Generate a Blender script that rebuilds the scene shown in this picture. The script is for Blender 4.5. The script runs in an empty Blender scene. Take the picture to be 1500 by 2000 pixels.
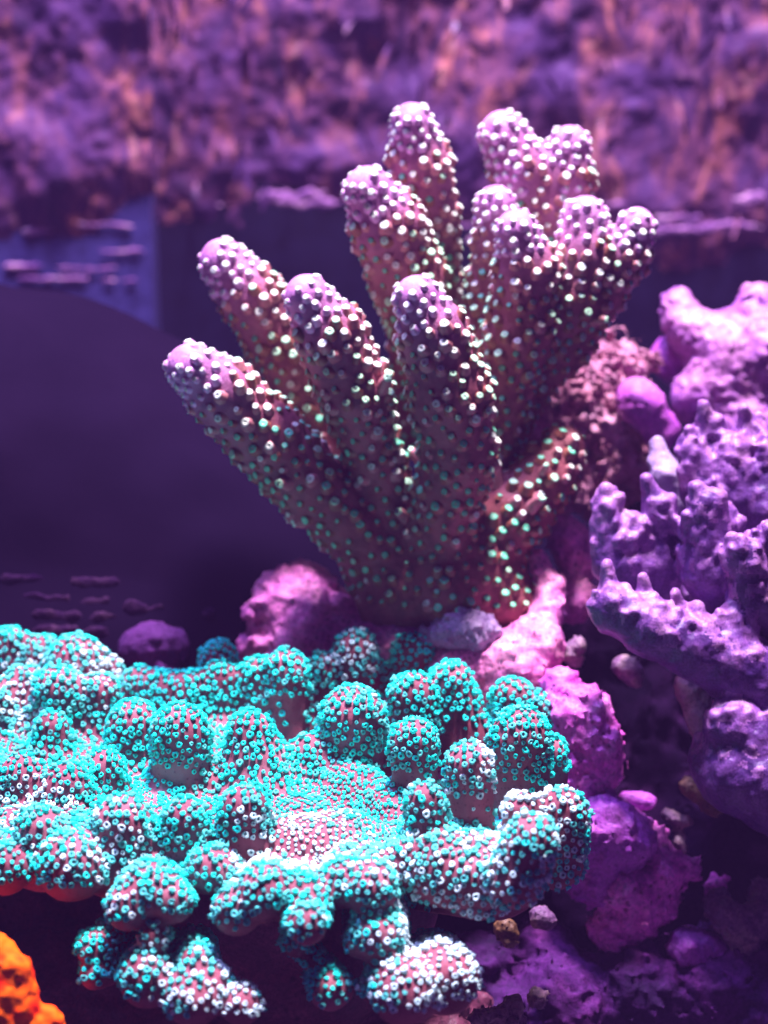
import bpy, math, random
import numpy as np
from mathutils import Vector, Matrix
from mathutils.bvhtree import BVHTree

random.seed(7)
RNG = np.random.default_rng(7)
SC = bpy.context.scene
COL = SC.collection

# ------------------------------------------------------------------ camera, light, exposure
U = 1e-4                       # 1 layout unit = 0.1 mm
D0 = 4200.0                    # camera to focus plane, layout units
TH = math.radians(14)          # the camera looks down a little
F = np.array([0, math.cos(TH), -math.sin(TH)])
RT = np.array([1.0, 0, 0])
UP = np.array([0, math.sin(TH), math.cos(TH)])
CAM = -F * D0

def P(px, py, dz=0.0):
    """layout point (0.1 mm) on the ray of a picture position at depth dz behind the focus plane"""
    d = D0 + dz
    return CAM + F * d + RT * ((px - 750) * d / D0) + UP * (-(py - 1000) * d / D0)

def S(r, dz=0.0):
    return r * (D0 + dz) / D0

cam_d = bpy.data.cameras.new("camera")
cam = bpy.data.objects.new("camera", cam_d)
COL.objects.link(cam)
cam.location = CAM * U
cam.rotation_euler = (math.radians(90) - TH, 0, 0)
cam_d.sensor_fit = 'VERTICAL'
cam_d.sensor_height = 36
cam_d.lens = 36 * D0 / 2000
cam_d.clip_start = 0.01
cam_d.clip_end = 20
cam_d.dof.use_dof = True
cam_d.dof.focus_distance = (D0 - 110) * U
cam_d.dof.aperture_fstop = 13.5
SC.camera = cam

w = bpy.data.worlds.new("World")
SC.world = w
w.use_nodes = True
w.node_tree.nodes["Background"].inputs[0].default_value = (0.20, 0.05, 0.52, 1)
w.node_tree.nodes["Background"].inputs[1].default_value = 0.085

def area(name, loc, target, size, size_y, power, color):
    l = bpy.data.lights.new(name, 'AREA')
    l.shape = 'RECTANGLE'; l.size = size; l.size_y = size_y; l.energy = power; l.color = color
    o = bpy.data.objects.new(name, l); COL.objects.link(o)
    o.location = loc
    o.rotation_euler = (Vector(target) - Vector(loc)).to_track_quat('-Z', 'Y').to_euler()
    return o

area("tank_lamp", (0.06, 0.09, 0.90), (0.01, 0.0, 0.0), 0.13, 0.13, 43.0, (1.0, 0.80, 1.0))
area("blue_fill_light", (-0.18, 0.08, 0.90), (0.0, 0.0, 0.0), 0.13, 0.13, 10.0, (0.45, 0.36, 1.0))  # added blue fill light for the front faces and a violet tint

SC.render.engine = 'CYCLES'
SC.cycles.use_denoising = True
SC.cycles.use_adaptive_sampling = True
SC.cycles.adaptive_threshold = 0.03
SC.cycles.max_bounces = 5
SC.cycles.diffuse_bounces = 2
SC.view_settings.view_transform = 'Standard'
SC.view_settings.look = 'None'
SC.view_settings.exposure = 0.0
SC.view_settings.gamma = 1.0

# ------------------------------------------------------------------ materials
def mat(name, rough=0.5, spec=0.5):
    m = bpy.data.materials.new(name); m.use_nodes = True
    nt = m.node_tree
    b = nt.nodes["Principled BSDF"]
    b.inputs["Roughness"].default_value = rough
    b.inputs["Specular IOR Level"].default_value = spec
    return m, nt, b

def node(nt, t, **kw):
    n = nt.nodes.new(t)
    for k, v in kw.items():
        setattr(n, k, v)
    return n

def ramp(nt, fac, stops):
    r = node(nt, 'ShaderNodeValToRGB')
    while len(r.color_ramp.elements) < len(stops):
        r.color_ramp.elements.new(0.5)
    for e, (p, c) in zip(r.color_ramp.elements, stops):
        e.position = p; e.color = (*c, 1)
    nt.links.new(fac, r.inputs[0])
    return r.outputs[0]

def coords(nt, scale=(1, 1, 1)):
    g = node(nt, 'ShaderNodeNewGeometry')
    mp = node(nt, 'ShaderNodeMapping')
    mp.inputs['Scale'].default_value = scale
    if scale != (1, 1, 1): mp.inputs['Rotation'].default_value = (0, 0.35, 0)
    nt.links.new(g.outputs['Position'], mp.inputs[0])
    return mp.outputs[0]

def noise(nt, scale, detail=4, rough=0.55, dist=0.0, co=None):
    n = node(nt, 'ShaderNodeTexNoise')
    n.inputs['Scale'].default_value = scale
    n.inputs['Detail'].default_value = detail
    n.inputs['Roughness'].default_value = rough
    n.inputs['Distortion'].default_value = dist
    nt.links.new(co if co else coords(nt), n.inputs['Vector'])
    return n.outputs['Fac']

def mixc(nt, fac, a, b, mode='MIX'):
    m = node(nt, 'ShaderNodeMix', data_type='RGBA', blend_type=mode)
    for sock, v in ((m.inputs[0], fac), (m.inputs[6], a), (m.inputs[7], b)):
        if isinstance(v, (int, float)): sock.default_value = v
        elif isinstance(v, tuple): sock.default_value = (*v, 1)
        else: nt.links.new(v, sock)
    return m.outputs[2]

def bump(nt, b, h, strength=0.4, dist=0.0005):
    bm = node(nt, 'ShaderNodeBump')
    bm.inputs['Strength'].default_value = strength
    bm.inputs['Distance'].default_value = dist
    nt.links.new(h, bm.inputs['Height'])
    nt.links.new(bm.outputs[0], b.inputs['Normal'])

def rock_mat(name, stops, scale=70, bscale=260, rough=0.55, bstr=0.6, pits=None, spec=0.5, speck=True):
    m, nt, b = mat(name, rough, spec)
    n1 = noise(nt, scale, 6, 0.6, 0.6)
    c = ramp(nt, n1, stops)
    if pits:
        v = node(nt, 'ShaderNodeTexVoronoi'); v.inputs['Scale'].default_value = pits
        nt.links.new(coords(nt), v.inputs['Vector'])
        k = ramp(nt, v.outputs['Distance'], [(0.10, (0.35, 0.25, 0.3)), (0.26, (1, 1, 1))])
        c = mixc(nt, 1.0, c, k, 'MULTIPLY')
    nt.links.new(c, b.inputs['Base Color'])
    sp = ramp(nt, noise(nt, bscale * 4.5, 3, 0.7), [(0.33, (0.55, 0.5, 0.6)), (0.5, (1, 1, 1)), (0.68, (1.35, 1.3, 1.3))])
    if speck: nt.links.new(mixc(nt, 1.0, c, sp, 'MULTIPLY'), b.inputs['Base Color'])
    h1, h2 = noise(nt, bscale, 6, 0.65), noise(nt, bscale * 4.5, 3, 0.7)
    ad = node(nt, 'ShaderNodeMath', operation='MULTIPLY_ADD'); ad.inputs[1].default_value = 0.45
    nt.links.new(h2, ad.inputs[0]); nt.links.new(h1, ad.inputs[2])
    bump(nt, b, ad.outputs[0], bstr, 0.0008)
    return m

M = {}
M['pink'] = rock_mat('pink_coralline', [(0.3, (0.3217, 0.072, 0.378)), (0.46, (0.6435, 0.153, 0.468)), (0.6, (0.8366, 0.288, 0.522)), (0.75, (0.85, 0.45, 0.675))], 55, pits=520)
M['magenta'] = rock_mat('magenta_coralline', [(0.28, (0.2807, 0.0381, 0.3047)), (0.44, (0.7371, 0.1014, 0.5713)), (0.58, (0.85, 0.2154, 0.6983)), (0.72, (0.85, 0.5702, 0.85))], 70, pits=420)
M['violet'] = rock_mat('violet_coralline', [(0.3, (0.1706, 0.0297, 0.3105)), (0.48, (0.4144, 0.0693, 0.4761)), (0.62, (0.5485, 0.1386, 0.5692)), (0.8, (0.6704, 0.297, 0.5692))], 60)
M['smoothpink'] = rock_mat('smooth_pink', [(0.36, (0.14, 0.035, 0.27)), (0.48, (0.3, 0.09, 0.36)), (0.62, (0.46, 0.18, 0.4)), (0.74, (0.6, 0.34, 0.52))], 40, 300, bstr=0.25, pits=600)
M['brownalgae'] = rock_mat('brown_algae', [(0.3, (0.16, 0.04, 0.10)), (0.5, (0.40, 0.14, 0.22)), (0.7, (0.55, 0.30, 0.45))], 120, 300, bstr=0.7)
M['darkrock'] = rock_mat('dark_rock', [(0.35, (0.0187, 0.0033, 0.0379)), (0.52, (0.0525, 0.0066, 0.0828)), (0.66, (0.1125, 0.0165, 0.138)), (0.8, (0.225, 0.0495, 0.2242))], 80, 240, rough=0.8, spec=0.15)  # shade over the bottom right ledge is put into these dark tones
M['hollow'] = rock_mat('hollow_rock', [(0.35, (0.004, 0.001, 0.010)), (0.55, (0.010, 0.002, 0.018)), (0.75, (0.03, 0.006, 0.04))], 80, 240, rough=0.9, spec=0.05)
M['maroonrock'] = rock_mat('maroon_rock', [(0.35, (0.05, 0.012, 0.03)), (0.55, (0.12, 0.025, 0.05)), (0.72, (0.22, 0.06, 0.10))], 90, 260, pits=330)
M['rubble'] = rock_mat('rubble', [(0.3, (0.06, 0.018, 0.084)), (0.48, (0.18, 0.084, 0.168)), (0.62, (0.3, 0.198, 0.204)), (0.76, (0.396, 0.33, 0.36))], 150, 320, bstr=0.8)
M['pale'] = rock_mat('pale_lilac', [(0.3, (0.2604, 0.1674, 0.3596)), (0.55, (0.3596, 0.2604, 0.4464)), (0.8, (0.465, 0.3844, 0.496))], 110, 350, bstr=0.4)
M['gold'] = rock_mat('gold_brown', [(0.3, (0.045, 0.0158, 0.009)), (0.5, (0.1375, 0.063, 0.018)), (0.7, (0.1875, 0.1125, 0.09))], 170, 320)
M['hump'] = rock_mat('hump', [(0.3, (0.0050, 0.0028, 0.0105)), (0.7, (0.0080, 0.0040, 0.0150))], 14, 60, rough=0.9, bstr=0.1, spec=0.0, speck=False)
M['purplecoral'] = rock_mat('purple_coral', [(0.3, (0.0433, 0.0109, 0.113)), (0.48, (0.1084, 0.034, 0.1938)), (0.62, (0.1806, 0.068, 0.2665)), (0.78, (0.2601, 0.1224, 0.3069))], 130, 420, rough=0.42, bstr=0.35)
M['tubercle'] = rock_mat('tubercle_tip', [(0.3, (0.1193, 0.0364, 0.2138)), (0.5, (0.2754, 0.1053, 0.3499)), (0.7, (0.459, 0.2268, 0.4471))], 200, 500, rough=0.42, bstr=0.35)
M['dimviolet'] = rock_mat('dim_violet_coralline', [(0.3, (0.03, 0.008, 0.06)), (0.55, (0.075, 0.018, 0.11)), (0.75, (0.12, 0.035, 0.15))], 60, rough=0.8, spec=0.1)
M['film'] = rock_mat('hump_film', [(0.3, (0.0091, 0.0024, 0.0182)), (0.5, (0.0242, 0.0091, 0.0333)), (0.7, (0.0545, 0.0242, 0.0514))], 130, 250, rough=0.9, spec=0.0)
M['streak'] = rock_mat('coralline_and_highlight_film', [(0.3, (0.12, 0.04, 0.2)), (0.5, (0.34, 0.15, 0.38)), (0.7, (0.6, 0.36, 0.52))], 90, 250, rough=0.9, spec=0.0)

# brown branch tissue, lilac growing tips from a vertex attribute
m, nt, b = mat('branch_tissue', 0.5, 0.3)
at = node(nt, 'ShaderNodeAttribute', attribute_name='tip')
n1 = noise(nt, 240, 4)
brown = ramp(nt, n1, [(0.35, (0.16, 0.038, 0.052)), (0.6, (0.30, 0.085, 0.10))])
lil = ramp(nt, n1, [(0.35, (0.44, 0.17, 0.46)), (0.65, (0.62, 0.28, 0.60))])
nt.links.new(mixc(nt, at.outputs['Fac'], brown, lil), b.inputs['Base Color'])
bump(nt, b, noise(nt, 1100, 4, 0.7), 0.7, 0.0004)
M['branch'] = m
def flat(name, c, rough=0.45, spec=0.5, var=0.25, sc=700):
    m, nt, b = mat(name, rough, spec)
    n = noise(nt, sc, 2)
    k = ramp(nt, n, [(0.3, tuple(x * (1 - var) for x in c)), (0.7, tuple(min(1, x * (1 + var)) for x in c))])
    nt.links.new(k, b.inputs['Base Color'])
    return m
M['wall_brown'] = flat('corallite_brown', (0.25, 0.08, 0.055))
M['wall_mid'] = flat('corallite_mauve', (0.40, 0.15, 0.16))
M['wall_lilac'] = flat('corallite_lilac', (0.62, 0.32, 0.60))
M['top_pale'] = flat('polyp_pale', (0.72, 0.84, 0.70), 0.65, 0.25, var=0.2)
M['top_green'] = flat('polyp_green', (0.42, 0.80, 0.50), 0.65, 0.25, var=0.2)
M['top_shaded'] = flat('polyp_shaded_green', (0.12, 0.70, 0.40), var=0.2)
M['hole'] = flat('polyp_mouth', (0.45, 0.62, 0.45))

# green coral
m, nt, b = mat('knob_tissue', 0.6, 0.15)
n1 = noise(nt, 70, 3)
c = ramp(nt, n1, [(0.32, (0.17, 0.04, 0.06)), (0.55, (0.29, 0.085, 0.115)), (0.75, (0.42, 0.17, 0.20))])
v = node(nt, 'ShaderNodeTexVoronoi'); v.inputs['Scale'].default_value = 1000
nt.links.new(coords(nt), v.inputs['Vector'])
k = ramp(nt, v.outputs['Distance'], [(0.12, (0.6, 0.6, 0.65)), (0.30, (1, 1, 1))])
nt.links.new(mixc(nt, 1.0, c, k, 'MULTIPLY'), b.inputs['Base Color'])
bump(nt, b, noise(nt, 800, 3), 0.3, 0.0003)
M['knob'] = m
M['teal'] = flat('teal_polyp', (0.0, 0.88, 0.72), 0.6, 0.2, var=0.15)
M['aqua'] = flat('aqua_polyp', (0.08, 0.62, 0.54), 0.6, 0.2, var=0.2)
M['lit_pale'] = flat('lit_pale_polyp', (0.58, 0.86, 0.84), 0.6, 0.2, var=0.12)
M['tealhole'] = flat('teal_polyp_mouth', (0.02, 0.22, 0.24))

m, nt, b = mat('orange_tissue', 0.75, 0.1)
v = node(nt, 'ShaderNodeTexVoronoi'); v.inputs['Scale'].default_value = 280
nt.links.new(coords(nt), v.inputs['Vector'])
k = ramp(nt, v.outputs['Distance'], [(0.12, (0.85, 0.015, 0.0)), (0.34, (1.0, 0.055, 0.0)), (0.6, (1.0, 0.13, 0.0))])
nt.links.new(k, b.inputs['Base Color'])
bump(nt, b, v.outputs['Distance'], 0.4, 0.0006)
M['orange'] = m

# ------------------------------------------------------------------ mesh helpers
def mesh_obj(name, verts, faces, material, parent=None, normals=None, attr=None, loc=None, mats=None, fmat=None):
    """verts in layout units, world frame; loc (layout) becomes the origin"""
    base = np.array(loc if loc is not None else (0, 0, 0), float)
    if parent is not None:
        base = np.array(parent['_base'], float)
    v = (np.asarray(verts, float) - base) * U
    me = bpy.data.meshes.new(name)
    faces = np.asarray(faces)
    nf, k = faces.shape
    me.vertices.add(len(v)); me.vertices.foreach_set('co', v.ravel())
    me.loops.add(nf * k); me.loops.foreach_set('vertex_index', faces.ravel().astype(np.int32))
    me.polygons.add(nf); me.polygons.foreach_set('loop_start', (np.arange(nf) * k).astype(np.int32))
    for mm in (mats or [material]):
        me.materials.append(mm)
    if fmat is not None:
        me.polygons.foreach_set('material_index', np.asarray(fmat, np.int32))
    me.update(calc_edges=True)
    me.validate()
    me.shade_smooth()
    if attr:
        for an, av in attr.items():
            a = me.attributes.new(an, 'FLOAT', 'POINT')
            a.data.foreach_set('value', np.asarray(av, np.float32))
    if normals is not None and len(me.vertices) == len(normals):
        me.normals_split_custom_set_from_vertices(np.asarray(normals).tolist())
    o = bpy.data.objects.new(name, me); COL.objects.link(o)
    if parent is not None:
        o.parent = parent
        o['_base'] = list(base)
    else:
        o.location = base * U
        o['_base'] = list(base)
    return o

def tag(o, label=None, cat=None, kind=None, group=None):
    if label: o['label'] = label
    if cat: o['category'] = cat
    if kind: o['kind'] = kind
    if group: o['group'] = group
    return o

def thing(name, label, cat, base):
    o = bpy.data.objects.new(name, None); COL.objects.link(o)
    o.empty_display_size = 0.01
    o.location = np.array(base) * U
    o['_base'] = [float(x) for x in base]
    return tag(o, label, cat)

_T = RNG.random((64, 64, 64)).astype(np.float32)
def vnoise(p):
    i = np.floor(p).astype(np.int64); f = (p - i).astype(np.float32); f = f * f * (3 - 2 * f)
    out = 0
    for a in (0, 1):
        for b_ in (0, 1):
            for c_ in (0, 1):
                wgt = (f[:, 0] if a else 1 - f[:, 0]) * (f[:, 1] if b_ else 1 - f[:, 1]) * (f[:, 2] if c_ else 1 - f[:, 2])
                out = out + wgt * _T[(i[:, 0] + a) & 63, (i[:, 1] + b_) & 63, (i[:, 2] + c_) & 63]
    return out * 2 - 1

def fbm(p, octaves=4, gain=0.5):
    s = 0; a = 1; t = 0
    for o in range(octaves):
        s = s + a * vnoise(p * (2.03 ** o) + 17.3 * o); t += a; a *= gain
    return s / t

class Field:
    """signed-distance field on a grid; tapered capsules joined by smooth union, meshed with surface nets"""
    def __init__(self, h=7.0):
        self.h = h; self.pr = []
    def seg(self, a, b, ra, rb, pid=0, k=14.0, sq=None):
        self.pr.append((np.asarray(a, float), np.asarray(b, float), float(ra), float(rb), pid, k, sq))
    def ball(self, a, r, pid=0, k=14.0, sq=None):
        self.seg(a, a, r, r, pid, k, sq)
    def chain(self, pts, pid=0, k=14.0):
        for (a, ra), (b, rb) in zip(pts[:-1], pts[1:]):
            self.seg(a, b, ra, rb, pid, k)
    def mesh(self, namp=0.0, nfreq=0.02, noct=4, ridged=False):
        h = self.h
        lo = np.min([np.minimum(a, b) - max(ra, rb) for a, b, ra, rb, *_ in self.pr], 0) - 4 * h - namp * 1.5
        hi = np.max([np.maximum(a, b) + max(ra, rb) for a, b, ra, rb, *_ in self.pr], 0) + 4 * h + namp * 1.5
        n = np.ceil((hi - lo) / h).astype(int) + 1
        G = np.full(n, 60.0, np.float32); I = np.zeros(n, np.int32); D = np.full(n, 1e9, np.float32)
        ax = [lo[i] + h * np.arange(n[i]) for i in range(3)]
        for a, b, ra, rb, pid, k, sq in self.pr:
            mg = max(ra, rb) + k + 3 * h + namp
            p0 = np.maximum(np.floor((np.minimum(a, b) - mg - lo) / h).astype(int), 0)
            p1 = np.minimum(np.ceil((np.maximum(a, b) + mg - lo) / h).astype(int) + 1, n)
            sl = tuple(slice(p0[i], p1[i]) for i in range(3))
            X = ax[0][sl[0]][:, None, None]; Y = ax[1][sl[1]][None, :, None]; Z = ax[2][sl[2]][None, None, :]
            ab = b - a; L = float(ab @ ab)
            if L > 1e-6:
                t = np.clip(((X - a[0]) * ab[0] + (Y - a[1]) * ab[1] + (Z - a[2]) * ab[2]) / L, 0, 1)
            else:
                t = np.zeros((1, 1, 1))
            dx, dy, dzz = X - (a[0] + ab[0] * t), Y - (a[1] + ab[1] * t), Z - (a[2] + ab[2] * t)
            if sq is not None:
                dx, dy, dzz = dx / sq[0], dy / sq[1], dzz / sq[2]
            d = (np.sqrt(dx * dx + dy * dy + dzz * dzz) - (ra + (rb - ra) * t))
            if sq is not None: d = d * min(sq)
            d = np.broadcast_to(d, G[sl].shape).astype(np.float32)
            g = G[sl]
            I[sl] = np.where(d < D[sl], pid, I[sl]); D[sl] = np.minimum(D[sl], d)
            hh = np.maximum(k - np.abs(g - d), 0) / k
            G[sl] = np.minimum(g, d) - hh * hh * k * 0.25
        if namp > 0:
            mk = np.abs(G) < namp * 1.6 + 2 * h
            idx = np.argwhere(mk)
            p = lo + idx * h
            nz = fbm(p * nfreq, noct, 0.55)
            if ridged:
                b1 = np.abs(fbm(p * nfreq * 1.7 + 5.1, 3, 0.6)); b2 = np.abs(fbm(p * nfreq * 5.0 + 9.7, 2, 0.5))
                nz = 0.7 * nz - 1.6 * b1 - 0.5 * b2 + 0.55
            G[mk] += (nz * namp).astype(np.float32)
        s = G < 0
        nx, ny, nz_ = n
        cnt = np.zeros((nx - 1, ny - 1, nz_ - 1), np.int8)
        for a in (0, 1):
            for b_ in (0, 1):
                for c_ in (0, 1):
                    cnt += s[a:nx - 1 + a, b_:ny - 1 + b_, c_:nz_ - 1 + c_]
        act = np.argwhere((cnt > 0) & (cnt < 8))
        vid = np.full(cnt.shape, -1, np.int64); vid[tuple(act.T)] = np.arange(len(act))
        acc = np.zeros((len(act), 3)); num = np.zeros(len(act))
        cor = [(a, b_, c_) for a in (0, 1) for b_ in (0, 1) for c_ in (0, 1)]
        for ca in cor:
            for axs in range(3):
                if ca[axs]: continue
                cb = list(ca); cb[axs] = 1
                va = G[act[:, 0] + ca[0], act[:, 1] + ca[1], act[:, 2] + ca[2]].astype(float)
                vb = G[act[:, 0] + cb[0], act[:, 1] + cb[1], act[:, 2] + cb[2]].astype(float)
                cr = (va < 0) != (vb < 0)
                t = np.where(cr, va / np.where(cr, va - vb, 1), 0)
                pt = np.tile(np.array(ca, float), (len(act), 1)); pt[:, axs] += t
                acc += np.where(cr[:, None], pt, 0); num += cr
        V = lo + (act + acc / num[:, None]) * h
        Fs = []
        for axs in range(3):
            o1, o2 = [(1, 2), (2, 0), (0, 1)][axs]
            sl0 = [slice(None)] * 3; sl1 = [slice(None)] * 3
            sl0[axs] = slice(0, n[axs] - 1); sl1[axs] = slice(1, n[axs])
            a, b_ = s[tuple(sl0)], s[tuple(sl1)]
            e = np.argwhere(a != b_)
            e = e[(e[:, o1] > 0) & (e[:, o2] > 0) & (e[:, o1] < n[o1] - 1) & (e[:, o2] < n[o2] - 1)]
            ins = a[tuple(e.T)]
            def cell(d1, d2):
                q = e.copy(); q[:, o1] -= d1; q[:, o2] -= d2
                return vid[tuple(q.T)]
            q = np.stack([cell(1, 1), cell(0, 1), cell(0, 0), cell(1, 0)], 1)
            q[~ins] = q[~ins][:, ::-1]
            Fs.append(q)
        Fq = np.concatenate(Fs)
        Fq = Fq[(Fq >= 0).all(1)]
        # one relaxing pass keeps the net even
        nb = np.zeros_like(V); c = np.zeros(len(V))
        for i, j in ((0, 1), (1, 2), (2, 3), (3, 0)):
            np.add.at(nb, Fq[:, i], V[Fq[:, j]]); np.add.at(c, Fq[:, i], 1)
            np.add.at(nb, Fq[:, j], V[Fq[:, i]]); np.add.at(c, Fq[:, j], 1)
        V = 0.55 * V + 0.45 * nb / np.maximum(c, 1)[:, None]
        fn = np.cross(V[Fq[:, 2]] - V[Fq[:, 0]], V[Fq[:, 3]] - V[Fq[:, 1]])
        N = np.zeros_like(V)
        for i in range(4): np.add.at(N, Fq[:, i], fn)
        N /= np.maximum(np.linalg.norm(N, axis=1), 1e-9)[:, None]
        ij = np.clip(np.round((V - lo) / h).astype(int), 0, n - 1)
        ids = I[tuple(ij.T)]
        return V, Fq, N, ids

def split(V, Fq, N, ids):
    fid = ids[Fq[:, 0]]
    for p in np.unique(fid):
        f = Fq[fid == p]
        u, inv = np.unique(f, return_inverse=True)
        yield int(p), u, V[u], inv.reshape(f.shape), N[u]

def poisson(V, N, keep, radius):
    """greedy sampling of vertices with a per-vertex spacing"""
    order = RNG.permutation(np.nonzero(keep)[0])
    cs = float(np.max(radius)); grid = {}; out = []
    cells = np.floor(V / cs).astype(int)
    for i in order:
        c = cells[i]; r2 = radius[i] ** 2; ok = True
        for dx in (-1, 0, 1):
            for dy in (-1, 0, 1):
                for dz in (-1, 0, 1):
                    for j in grid.get((c[0] + dx, c[1] + dy, c[2] + dz), ()):
                        q = V[i] - V[j]
                        if q[0] * q[0] + q[1] * q[1] + q[2] * q[2] < r2: ok = False; break
                    if not ok: break
                if not ok: break
            if not ok: break
        if ok:
            grid.setdefault((c[0], c[1], c[2]), []).append(i); out.append(i)
    return np.array(out)

def frames(n, spin):
    """rotation matrices with z along n"""
    n = n / np.linalg.norm(n, axis=1)[:, None]
    a = np.where(np.abs(n[:, 2:3]) < 0.9, np.array([[0, 0, 1.0]]), np.array([[1.0, 0, 0]]))
    x = np.cross(a, n); x /= np.linalg.norm(x, axis=1)[:, None]
    y = np.cross(n, x)
    c, s = np.cos(spin)[:, None], np.sin(spin)[:, None]
    return np.stack([x * c + y * s, y * c - x * s, n], 2)   # columns

def rings(profile, seg, wob=None):
    """lathe a profile [(r,z)]; the last entry may have r=0"""
    V, Fc = [], []
    for k, (r, z) in enumerate(profile):
        for i in range(seg):
            a = 2 * math.pi * i / seg
            rr = r * (1 + (wob[k] if wob else 0) * (1 if i % 2 else -1))
            V.append((rr * math.cos(a), rr * math.sin(a), z))
    for k in range(len(profile) - 1):
        for i in range(seg):
            j = (i + 1) % seg
            Fc.append((k * seg + i, k * seg + j, (k + 1) * seg + j, (k + 1) * seg + i))
    return np.array(V), np.array(Fc)

def place_pieces(root, parts, V, N, ids, sel, axes, scale, variant, protos, name, stuffname, bvh, limit=300):
    """the pieces that show largest become objects of their own, the rest one 'stuff' part"""
    pos = V[sel]
    tocam = CAM - pos; dist = np.linalg.norm(tocam, axis=1); tocam /= dist[:, None]
    face = (N[sel] * tocam).sum(1)
    px = 750 + (pos - CAM) @ RT / ((pos - CAM) @ F) * D0
    py = 1000 - (pos - CAM) @ UP / ((pos - CAM) @ F) * D0
    score = scale / dist * np.clip(face, 0, 1) * ((px > 5) & (px < 1495) & (py > 5) & (py < 1995))
    single = []
    for i in np.argsort(-score):
        if len(single) >= limit or score[i] <= 0: break
        st = pos[i] + N[sel][i] * 12
        d = CAM - st
        hit = bvh.ray_cast(Vector(st), Vector(d / np.linalg.norm(d)))
        if hit[0] is None: single.append(i)
    Rm = frames(axes, RNG.random(len(sel)) * 6.28)
    meshes = []
    for pv, pf, pm, mats in protos:
        me = bpy.data.meshes.new(name)
        me.from_pydata((pv * U).tolist(), [], pf.tolist())
        for mm in mats: me.materials.append(mm)
        me.polygons.foreach_set('material_index', np.asarray(pm, np.int32))
        me.shade_smooth(); me.update()
        meshes.append(me)
    ss = set(single)
    for i in single:
        o = bpy.data.objects.new(name, meshes[variant[i]]); COL.objects.link(o)
        par = parts[int(ids[sel[i]])]
        o.parent = par
        mt = Matrix(Rm[i].tolist()).to_4x4() @ Matrix.Scale(float(scale[i]), 4)
        mt.translation = Vector(((pos[i] - np.array(par['_base'])) * U).tolist())
        o.matrix_local = mt
    allm = []; 
    for p in protos:
        for mm in p[3]:
            if mm not in allm: allm.append(mm)
    VV, FF, MM = [], [], []; off = 0
    for i in range(len(sel)):
        if i in ss: continue
        pv, pf, pm, mats = protos[variant[i]]
        VV.append((pv * scale[i]) @ Rm[i].T + pos[i]); FF.append(pf + off); off += len(pv)
        MM.append([allm.index(mats[x]) for x in pm])
    o = mesh_obj(stuffname, np.concatenate(VV), np.concatenate(FF), None, root, mats=allm, fmat=np.concatenate(MM))
    o['kind'] = 'stuff'
    print(name, len(sel), 'single', len(single))

def bvh_of(V, Fq):
    return BVHTree.FromPolygons([tuple(x) for x in V], Fq.tolist())

# ------------------------------------------------------------------ tank: back wall, floor, side panel, algae
WY = float(P(750, 0, 2300)[1])          # back wall, world y (layout units)
def wall_pt(px, py, y=WY):
    d0 = P(px, py, 0) - CAM
    t = (y - CAM[1]) / d0[1]
    return CAM + d0 * t

def box(name, lo, hi, material, **kw):
    lo, hi = np.array(lo, float), np.array(hi, float)
    v = np.array([[(lo, hi)[i][0], (lo, hi)[j][1], (lo, hi)[k][2]] for i in (0, 1) for j in (0, 1) for k in (0, 1)])
    f = np.array([(0, 1, 3, 2), (4, 6, 7, 5), (0, 4, 5, 1), (2, 3, 7, 6), (0, 2, 6, 4), (1, 5, 7, 3)])
    o = mesh_obj(name, v, f, material, **kw)
    o.data.shade_flat()
    return o

M['backglass'] = rock_mat('back_glass', [(0.35, (0.0048, 0.0042, 0.0216)), (0.7, (0.0072, 0.006, 0.03))], 12, 40, rough=0.35, bstr=0.03)
M['panel'] = rock_mat('panel_blue', [(0.35, (0.0394, 0.034, 0.17)), (0.7, (0.0525, 0.045, 0.21))], 14, 60, rough=0.4, bstr=0.05)
M['floor'] = rock_mat('tank_floor', [(0.35, (0.03, 0.012, 0.05)), (0.7, (0.07, 0.03, 0.09))], 40, 200)
FLOOR = -1350.0
tag(box('tank_back_wall', (-2600, WY, FLOOR), (2600, WY + 120, 2600), M['backglass']), kind='structure')
tag(box('tank_floor', (-2600, -1500, FLOOR - 100), (2600, WY, FLOOR), M['floor']), kind='structure')
PY = WY - 170
ex = wall_pt(297, 500, PY)[0]
pt = wall_pt(297, 500, PY)
tag(box('tank_side_panel', (-2600, PY, FLOOR), (ex, WY - 4, 2600), M['panel']), kind='structure')

# algae film: a crust of uneven height with a ragged lower rim
m, nt, b = mat('algae_film', 0.6, 0.4)
co = coords(nt, (1, 1, 0.38))
n1 = noise(nt, 105, 5, 0.6, 1.6, co)
c = ramp(nt, n1, [(0.30, (0.018, 0.006, 0.045)), (0.43, (0.085, 0.021, 0.095)), (0.53, (0.20, 0.055, 0.13)), (0.62, (0.46, 0.14, 0.13)), (0.72, (0.75, 0.40, 0.42))])
n2 = noise(nt, 35, 3)
c = mixc(nt, ramp(nt, n2, [(0.4, (0, 0, 0)), (0.65, (1, 1, 1))]), c, (0.085, 0.026, 0.15))
nt.links.new(c, b.inputs['Base Color'])
bump(nt, b, noise(nt, 300, 5), 0.35, 0.001)
M['algae'] = m

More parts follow.
